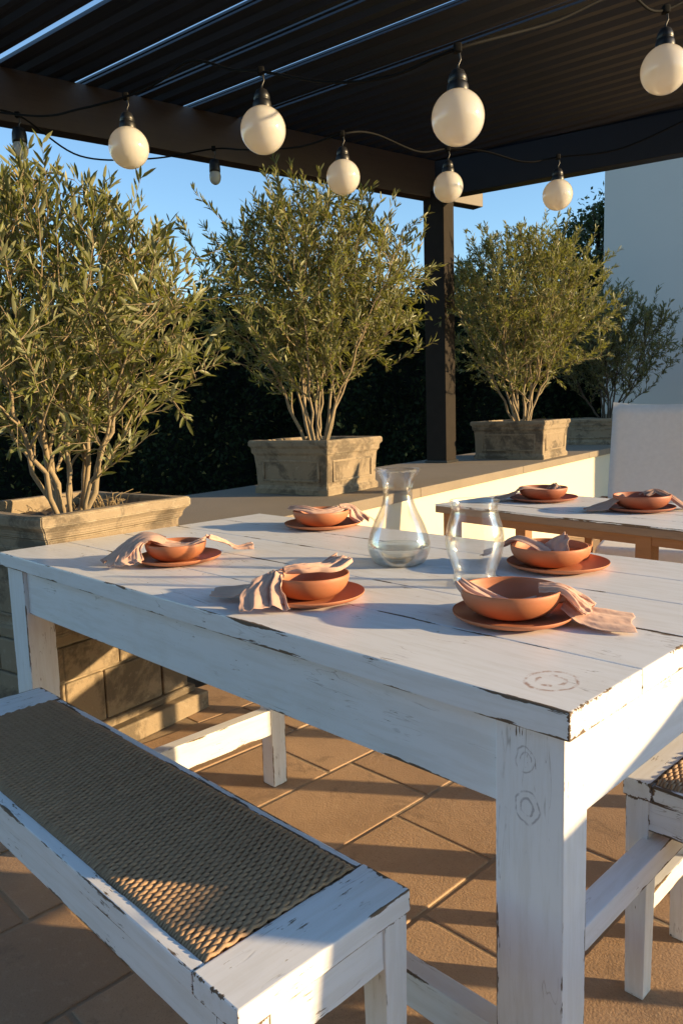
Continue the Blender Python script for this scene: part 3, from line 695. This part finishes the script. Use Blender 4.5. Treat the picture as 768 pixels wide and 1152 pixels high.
def chair(label, loc, rz, back_h=.68):
    t = thing('fabric_chair', label, 'chair', loc, rz)
    # local: sitter faces -y ; back panel curved, thick padded fabric
    m = MB(); nx, nz = 14, 12; W = .30
    def P(i, k, side):
        u = i / nx * 2 - 1; q = k / nz; wd = W * (1 - .05 * q)
        return (u * wd, .25 + .10 * q + .03 * (1 - u * u) + side * .016 * (1 - abs(u) ** 8) + (.02 * q * q), .47 + q * back_h - .012 * (1 - u * u) * q + .008 * abs(u) ** 3 * q)
    vs_ = [P(i, k, s) for s in (-1, 1) for k in range(nz + 1) for i in range(nx + 1)]; N = (nx + 1) * (nz + 1); fs_ = []
    for k in range(nz):
        for i in range(nx):
            a = k * (nx + 1) + i; fs_ += [(a, a + 1, a + nx + 2, a + nx + 1), (N + a, N + a + nx + 1, N + a + nx + 2, N + a + 1)]
    for i in range(nx): fs_ += [(i, N + i, N + i + 1, i + 1), (nz * (nx + 1) + i, nz * (nx + 1) + i + 1, N + nz * (nx + 1) + i + 1, N + nz * (nx + 1) + i)]
    for k in range(nz):
        a = k * (nx + 1); c = a + nx; fs_ += [(a, a + nx + 1, N + a + nx + 1, N + a), (c, N + c, N + c + nx + 1, c + nx + 1)]
    m.add(vs_, fs_); o = m.build('backrest', M['sling'], t, True)
    m = MB(); m.box(-.28, .28, -.28, .25, .40, .475, .028, None, 4); m.build('seat_cushion', M['sling'], t, True)
    for s in (-1, 1):
        box('seat_rail', M['orange_wood'], t, min(s * .30, s * .265), max(s * .30, s * .265), -.27, .27, .355, .398, bev=.004)
        mm = MB(); mm.tube([(s * .315, -.27, .62), (s * .325, -.1, .655), (s * .325, .12, .65), (s * .31, .29, .64)], [.017, .021, .021, .016], 8); mm.build('armrest', M['grey_wood'], t, True)
        for yy, zt in ((-.25, .63), (.27, .66)):
            box('leg', M['orange_wood'], t, s * .312 - .018, s * .312 + .018, yy - .02, yy + .02, 0, zt, bev=.004)
    return t
chair('white high backed fabric chair behind the second table', (1.62, 3.82, 0), R(-27), .70)

chair('white fabric chair added out of view, its low back shading the bench and table leg', (1.62, .80, 0), R(-80), .485)  # unseen chair added to keep the sun off the bench seat
# ------------------------------------------------------------------ tableware
def wob(seed, amp=.006):
    rs = random.Random(seed); ph = [rs.uniform(0, 6.28) for _ in range(3)]
    return lambda a, z: amp * (math.sin(2 * a + ph[0]) + .5 * math.sin(3 * a + ph[1]) + .25 * math.sin(5 * a + ph[2]))
def plate(label, c, r, seed, mat='terracotta', group='terracotta plates'):
    m = MB(); p = [(.0005, .004), (r * .62, .004), (r * .78, .006), (r * .93, .0125), (r * .985, .0165), (r, .018), (r * 1.003, .0165), (r * .99, .013), (r * .93, .008), (r * .74, .001), (r * .6, 0), (.0005, 0)]
    m.lathe(p, 72, (0, 0, 0), wob(seed)); o = m.build('plate', M[mat], None, True); o.location = c; o.rotation_euler = (0, 0, seed)
    return props(o, label, 'plate', group)
def bowl(label, c, r, h, seed, mat='terracotta', group='terracotta bowls', tilt=(0, 0)):
    m = MB(); k = 10; outer = []; inner = []
    for i in range(k + 1):
        u = i / k; rr = r * (.40 + .60 * math.sin(u * math.pi / 2) ** .8); outer.append((rr, h * u ** 1.5)); 
        inner.append((max(.0005, (r - .0045) * (.34 + .66 * math.sin(u * math.pi / 2) ** .8)), .006 + (h - .006) * u ** 1.5))
    p = [(.0005, .0005), (r * .38, 0)] + outer + [(r - .001, h + .0018), (r - .0035, h + .0018)] + inner[::-1] + [(.0005, .006)]
    m.lathe(p, 72, (0, 0, 0), wob(seed, .010)); o = m.build('bowl', M[mat], None, True); o.location = c; o.rotation_euler = (R(tilt[0]), R(tilt[1]), 0)
    return props(o, label, 'bowl', group)
def strip(m, pts, widths, folds, amp, seed, nv=22, flat=None):
    """one length of gathered cloth along a smooth centre line"""
    rs = random.Random(seed); P = [Vector(p) for p in pts]; n = 26; K = len(P) - 1
    def cr(i, u):
        a, b, c, d = P[max(i - 1, 0)], P[i], P[min(i + 1, K)], P[min(i + 2, K)]
        return .5 * ((2 * b) + (c - a) * u + (2 * a - 5 * b + 4 * c - d) * u * u + (3 * b - a - 3 * c + d) * u ** 3)
    C = []; Wd = []
    for k in range(n + 1):
        x = k / n * K; i = min(K - 1, int(x)); C.append(cr(i, x - i)); Wd.append(widths[i] + (widths[min(i + 1, K)] - widths[i]) * ((x - i) ** 2 * (3 - 2 * (x - i))))
    ph = rs.uniform(0, 6.28); vs_ = []
    for k in range(n + 1):
        T = (C[min(k + 1, n)] - C[max(k - 1, 0)]).normalized(); Sd = T.cross(Vector((0, 0, 1))); Sd = Sd.normalized() if Sd.length > .05 else Vector((1, 0, 0)); N = Sd.cross(T)
        if N.z < 0: N = -N
        for j in range(nv + 1):
            v = j / nv - .5; u_ = k / n
            wz = 2.0 * mnoise.noise(Vector((v * folds * 3.2 + ph, u_ * 1.1, seed * 3.7))) + .6 * mnoise.noise(Vector((v * folds * 5.5 + ph, u_ * 2.6, seed * 1.9))) + .35 * mnoise.noise(Vector((v * 16, u_ * 12, seed)))
            g = min(1, .45 + .8 * min(1, .05 / max(.01, Wd[k]))); a = amp * g
            q = C[k] + Sd * (Wd[k] * v * (1 + .12 * mnoise.noise(Vector((u_ * 4, v * 2, seed + 5.)))) + amp * .5 * wz) + N * (a * (wz + .9) * .8 + amp * 1.0 * (1 - (2 * v) ** 2)) + T * (.012 * mnoise.noise(Vector((v * 3, 7.7, seed))) * (1 if k > n - 4 else 0))
            vs_.append(q + Vector((rs.uniform(-1, 1), rs.uniform(-1, 1), rs.uniform(-1, 1))) * .0004)
    fs_ = [(k * (nv + 1) + j, k * (nv + 1) + j + 1, (k + 1) * (nv + 1) + j + 1, (k + 1) * (nv + 1) + j) for k in range(n) for j in range(nv)]
    m.add(vs_, fs_)
def napkin(label, c, strips, knots, mat='napkin', group='pink napkins', seed=0, floor=None):
    m = MB()
    for i, (pts, wd, fo, am) in enumerate(strips): strip(m, pts, [x * 1.35 for x in wd], fo, am * 1.2, seed * 10 + i, 26)
    for (p, d, r, h) in knots:      # cloth wound round the gathered neck
        d = Vector(d).normalized(); q = d.to_track_quat('Z', 'Y').to_matrix().to_4x4(); k, nn = 12, 26; vs_ = []
        for i in range(k):
            a = 2 * math.pi * i / k
            for j in range(nn):
                b = 2 * math.pi * j / nn; rr = r + h * .5 * math.cos(a) * (1 + .25 * math.sin(3 * b)) ; vs_.append(Matrix.Translation(Vector(p)) @ q @ Vector((rr * math.cos(b), rr * math.sin(b) * .8, h * math.sin(a) * (1 + .2 * math.sin(2 * b + 1)) + .15 * h * math.sin(b))))
        m.add(vs_, [(i * nn + j, i * nn + (j + 1) % nn, ((i + 1) % k) * nn + (j + 1) % nn, ((i + 1) % k) * nn + j) for i in range(k) for j in range(nn)])
    m.v = [(x, y, max(z, .0025) if math.hypot(x, y) > .122 else z) for (x, y, z) in m.v]
    o = m.build('napkin', M[mat], None, True); o.location = c
    s = o.modifiers.new('solid', 'SOLIDIFY'); s.thickness = .0016; s.offset = 0
    s = o.modifiers.new('sub', 'SUBSURF'); s.levels = s.render_levels = 1
    return props(o, label, 'napkin', group)
PZ = .005; BZ = .0075
pc = {k: atz(u, v, TZ + .008) for k, (u, v) in dict(a=(201, 628), b=(363, 590), c=(349, 670), d=(577, 692), e=(627, 635)).items()}
for k in pc: pc[k].z = TZ + .0006
# a : far left
plate('terracotta plate at the far left corner of the white table', pc['a'], .120, 1)
bowl('terracotta bowl at the far left corner with its napkin bunched at left', pc['a'] + Vector((-.006, .0, PZ)), .084, .047, 1)
napkin('pink napkin bunched over the left side of the far left bowl', pc['a'], [
    ([(-.04, .01, .050), (-.085, .0, .066), (-.13, -.02, .045), (-.165, -.045, .018), (-.185, -.055, .004)], [.035, .05, .08, .085, .06], 2.5, .007),
    ([(-.085, -.01, .060), (-.11, -.045, .042), (-.115, -.085, .014), (-.105, -.11, .006)], [.03, .045, .06, .05], 2, .006),
    ([(-.08, .01, .055), (-.03, .015, .038), (.03, .02, .036), (.075, .03, .050)], [.03, .06, .07, .03], 2.5, .006),
    ([(.075, .035, .052), (.12, .075, .026), (.155, .085, .010), (.20, .10, .014)], [.025, .035, .04, .06], 1.5, .006)],
    [((-.082, .0, .062), (1, .1, -.1), .011, .009)], seed=1)
# b : far middle
plate('terracotta plate at the far end of the white table near the tan planter', pc['b'], .135, 2)
bowl('terracotta bowl at the far end of the white table near the tan planter', pc['b'] + Vector((-.005, .005, PZ)), .100, .052, 2)
napkin('pink napkin lying in the bowl at the far end of the table', pc['b'], [
    ([(-.115, .035, .055), (-.06, .01, .055), (0, .0, .042), (.06, .02, .052)], [.04, .07, .10, .05], 3, .008),
    ([(.06, .02, .055), (.10, .03, .052), (.13, .01, .028), (.155, -.03, .010)], [.03, .05, .07, .06], 2, .007)],
    [((.075, .02, .058), (1, 0, .2), .009, .008)], seed=2)
# c : knot at front left
plate('terracotta plate in the front middle of the white table', pc['c'], .118, 3)
bowl('terracotta bowl in the front middle with a knotted napkin over its rim', pc['c'] + Vector((.0, .006, PZ)), .086, .050, 3)
napkin('pink napkin knotted over the front middle bowl with two long tails', pc['c'], [
    ([(-.055, -.012, .058), (-.01, .0, .062), (.04, .022, .060), (.075, .045, .072)], [.03, .055, .07, .055], 3, .007),
    ([(-.07, -.015, .055), (-.11, .0, .030), (-.15, .015, .012), (-.215, .03, .006)], [.025, .05, .075, .06], 2, .006),
    ([(-.07, -.022, .054), (-.083, -.055, .042), (-.090, -.085, .022), (-.086, -.125, .006)], [.025, .050, .070, .078], 2.5, .006)],
    [((-.066, -.016, .058), (1, .2, 0), .011, .009)], seed=3)
# d : nearest
plate('terracotta plate nearest the camera beside the glass vase', pc['d'], .116, 4)
bowl('largest terracotta bowl, nearest the camera beside the glass vase', pc['d'] + Vector((-.002, .012, PZ)), .096, .053, 4)
napkin('pink napkin running from the nearest bowl to a spread corner at right', pc['d'], [
    ([(-.095, .045, .062), (-.065, .005, .046), (-.01, -.03, .030), (.045, -.025, .036)], [.025, .05, .055, .04], 2, .005),
    ([(.05, .0, .050), (.085, -.01, .052), (.115, -.02, .030), (.135, -.03, .016)], [.03, .045, .07, .07], 2.5, .007),
    ([(.09, -.015, .030), (.125, -.03, .012), (.165, -.05, .006), (.205, -.065, .004)], [.05, .09, .11, .10], 2, .0035)],
    [((.088, -.01, .045), (1, -.3, -.2), .012, .009)], seed=4)
# e : right
plate('terracotta plate on the right side of the white table behind the glass vase', pc['e'], .125, 5)
bowl('terracotta bowl on the right of the table with a napkin point standing up', pc['e'] + Vector((-.018, .012, PZ)), .096, .050, 5)
napkin('pink napkin with a point standing up out of the right hand bowl', pc['e'], [
    ([(-.02, -.01, .026), (.0, .005, .050), (.02, .012, .066), (.028, .015, .078)], [.075, .062, .04, .008], 1.5, .005),
    ([(-.02, -.01, .030), (-.08, .05, .058), (-.125, .09, .030), (-.16, .11, .012)], [.05, .05, .06, .05], 2, .006)],
    [], seed=5)
sp_ = pc['e'] + Vector((.062, .075, .0))
bowl('small terracotta dish tucked behind the right hand bowl', sp_ + Vector((0, 0, 0.0)), .045, .040, 8, group='terracotta small dish')
# on the second table
pf = atz(611, 561, .757); pf.z = .7506; pg2 = atz(719, 572, .757); pg2.z = .7506
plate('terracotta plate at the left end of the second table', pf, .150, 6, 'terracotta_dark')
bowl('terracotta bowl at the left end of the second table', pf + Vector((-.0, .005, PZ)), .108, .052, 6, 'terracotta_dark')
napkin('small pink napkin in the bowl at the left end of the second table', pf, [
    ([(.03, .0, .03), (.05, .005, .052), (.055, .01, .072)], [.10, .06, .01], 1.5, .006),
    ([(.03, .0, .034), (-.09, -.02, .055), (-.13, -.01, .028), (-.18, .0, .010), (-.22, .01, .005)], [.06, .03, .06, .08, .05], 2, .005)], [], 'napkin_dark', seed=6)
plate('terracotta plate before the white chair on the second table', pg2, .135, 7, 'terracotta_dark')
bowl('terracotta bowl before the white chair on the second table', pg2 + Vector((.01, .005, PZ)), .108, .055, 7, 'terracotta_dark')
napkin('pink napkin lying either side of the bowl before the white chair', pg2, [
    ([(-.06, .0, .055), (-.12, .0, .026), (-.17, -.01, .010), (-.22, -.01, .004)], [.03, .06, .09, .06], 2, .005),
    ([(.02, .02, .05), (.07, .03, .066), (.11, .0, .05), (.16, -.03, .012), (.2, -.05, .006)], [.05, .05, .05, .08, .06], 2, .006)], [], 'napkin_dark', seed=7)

# ------------------------------------------------------------------ glass carafe with water and glass vase
def shell(prof, th):
    out = [(r, z) for r, z in prof]; inn = [(max(.0006, r - th), z + (th if i == 0 else 0)) for i, (r, z) in enumerate(prof)]
    rim = prof[-1]
    return [(.0006, prof[0][1])] + out + [(rim[0] - th * .5, rim[1] + th * .6)] + inn[::-1] + [(.0006, inn[0][1])]
def smooth_prof(pts, n=6):
    out = []; K = len(pts) - 1
    for i in range(K):
        a, b, c, d = [Vector(pts[max(0, min(K, j))]) for j in (i - 1, i, i + 1, i + 2)]
        for k in range(n):
            u = k / n; q = .5 * ((2 * b) + (c - a) * u + (2 * a - 5 * b + 4 * c - d) * u * u + (3 * b - a - 3 * c + d) * u ** 3); out.append((q.x, q.y))
    out.append(tuple(pts[-1])); return out
cc = atz(449, 634, TZ); cc.z = TZ + .0008
ca = thing('glass_carafe', 'clear glass carafe with a flared lip holding a little water', 'carafe', cc)
prof = smooth_prof([(.052, 0), (.068, .006), (.0815, .035), (.082, .06), (.068, .105), (.045, .155), (.0385, .190), (.043, .22), (.056, .243), (.062, .250)])
m = MB(); m.lathe(shell(prof, .0022), 64); m.build('glass_body', M['glass'], ca, True)
wp = [(.0006, .0042)] + [(r - .0032, z + .0035) for r, z in prof if z < .046] + [(.0788, .0485), (.074, .0475), (.0006, .0475)]
m = MB(); m.lathe(wp, 64); m.build('water', M['water'], ca, True)
vc = atz(534, 657, TZ); vc.z = TZ + .0008
prof = smooth_prof([(r_ * 1.12, z_) for r_, z_ in [(.034, 0), (.043, .004), (.0455, .012), (.0425, .024), (.046, .040), (.0565, .075), (.060, .105), (.0565, .135), (.050, .158), (.047, .176), (.0505, .194)]])
m = MB(); m.lathe(shell(prof, .0025), 64); o = m.build('glass_vase', M['glass'], None, True); o.location = vc
props(o, 'empty clear glass vase with rounded belly between the carafe and the nearest bowl', 'vase')

# ------------------------------------------------------------------ string lights
def hang(label, u, v, D, dia, small=False):
    c = at(u, v, D); r = dia / 2
    t = thing('hanging_bulb', label, 'light bulb', c, 0, 'bulbs of the string lights')
    m = MB()
    if not small:
        m.lathe([(.0005, -r)] + [(r * math.sin(a), -r * math.cos(a)) for a in np.linspace(.1, 2.75, 26)], 40)
        m.build('globe', M['opal'], t, True); m = MB(); z = r * .90
        m.lathe([(.0005, z - .006), (r * .40, z - .006), (r * .42, z + .002), (r * .40, z + .018), (r * .37, z + .024), (r * .34, z + .026), (r * .34, z + .030), (r * .36, z + .032), (r * .33, z + .046), (r * .24, z + .060), (r * .12, z + .066), (.0005, z + .067)], 24)
        m.build('socket', M['black'], t, True); top = z + .066
    else:
        m.lathe([(.0005, -r * 1.25)] + [(r * math.sin(a), -r * 1.25 * math.cos(a)) for a in np.linspace(.1, 2.2, 16)] + [(r * .7, r * 1.3)], 24)
        m.build('globe', M['opal'], t, True); m = MB(); z = r * .9
        m.lathe([(.0005, z - .004), (r * .92, z - .004), (r * .95, z + .01), (r * .9, z + .04), (r * .75, z + .062), (r * .3, z + .07), (.0005, z + .071)], 18)
        m.build('socket', M['black'], t, True); top = z + .068
    m = MB(); m.tube([(0, 0, top - .008), (.002, 0, top + .012), (.009, 0, top + .026), (.006, 0, top + .044), (0, 0, top + .056)], .0032, 6)
    m.build('hook', M['black'], t, True)
    return c + Vector((0, 0, top + .057))
k1 = hang('globe bulb at the top right corner of the photo', 747, 78, 2.85, .16)
k2 = hang('biggest white globe bulb in the upper middle right', 515, 132, 2.44, .16)
k3 = hang('white globe bulb above the left half of the middle olive tree', 296, 146, 2.85, .16)
k4 = hang('white globe bulb between the left and middle olive trees', 145, 166, 3.25, .16)
k5 = hang('globe bulb hanging before the long beam just above the middle olive tree', 386, 199, 3.8, .16)
k6 = hang('globe bulb hanging right beside the top of the pergola post', 504, 210, 4.3, .16)
k7 = hang('globe bulb in open sky next to the house wall', 627, 219, 4.3, .16)
k8 = hang('tiny bulb in a black socket above the left olive tree', 23, 168, 3.9, .075, True)
k9 = hang('tiny bulb in a black socket alone against the sky in the middle left', 242, 199, 4.6, .068, True)
def cable(label, pts, r=.0048):
    P = [Vector(p) for p in pts]; K = len(P) - 1; C = []
    for i in range(K):
        a, b, c, d = P[max(i - 1, 0)], P[i], P[i + 1], P[min(i + 2, K)]
        for k in range(10):
            u = k / 10; C.append(.5 * ((2 * b) + (c - a) * u + (2 * a - 5 * b + 4 * c - d) * u * u + (3 * b - a - 3 * c + d) * u ** 3))
    C.append(P[-1]); m = MB(); m.tube(C, r, 7)
    for p in pts_nodes.get(label, []): m.box(-.012, .012, -.012, .012, -.012, .014, .004, Matrix.Translation(p))
    o = m.build('light_cable', M['cable'], None, True); return props(o, label, 'cable', 'string light cables')
pts_nodes = {}
la = 'black cable carrying the nearer row of globe bulbs under the slats'; lb = 'black cable carrying the farther row of bulbs along the beam'
pts_nodes[la] = [k1, k2, k3, k4]; pts_nodes[lb] = [k5, k6, k7, k8, k9]
cable(la, [at(860, -60, 2.9), k1, at(700, -8, 2.7), at(620, 25, 2.6), k2, at(440, 85, 2.55), at(370, 92, 2.7), k3, at(262, 78, 2.95), at(215, 68, 3.05), at(178, 92, 3.15), k4, at(90, 122, 3.4), at(40, 130, 3.6), at(-60, 118, 3.9)])
cable(lb, [at(-40, 120, 3.6), k8, at(90, 175, 4.3), at(170, 178, 4.5), k9, at(275, 168, 4.4), at(335, 165, 4.1), k5, at(420, 150, 4.0), at(470, 170, 4.2), k6, at(545, 170, 4.3), at(590, 182, 4.3), k7, at(700, 166, 4.2), at(800, 120, 4.0)])
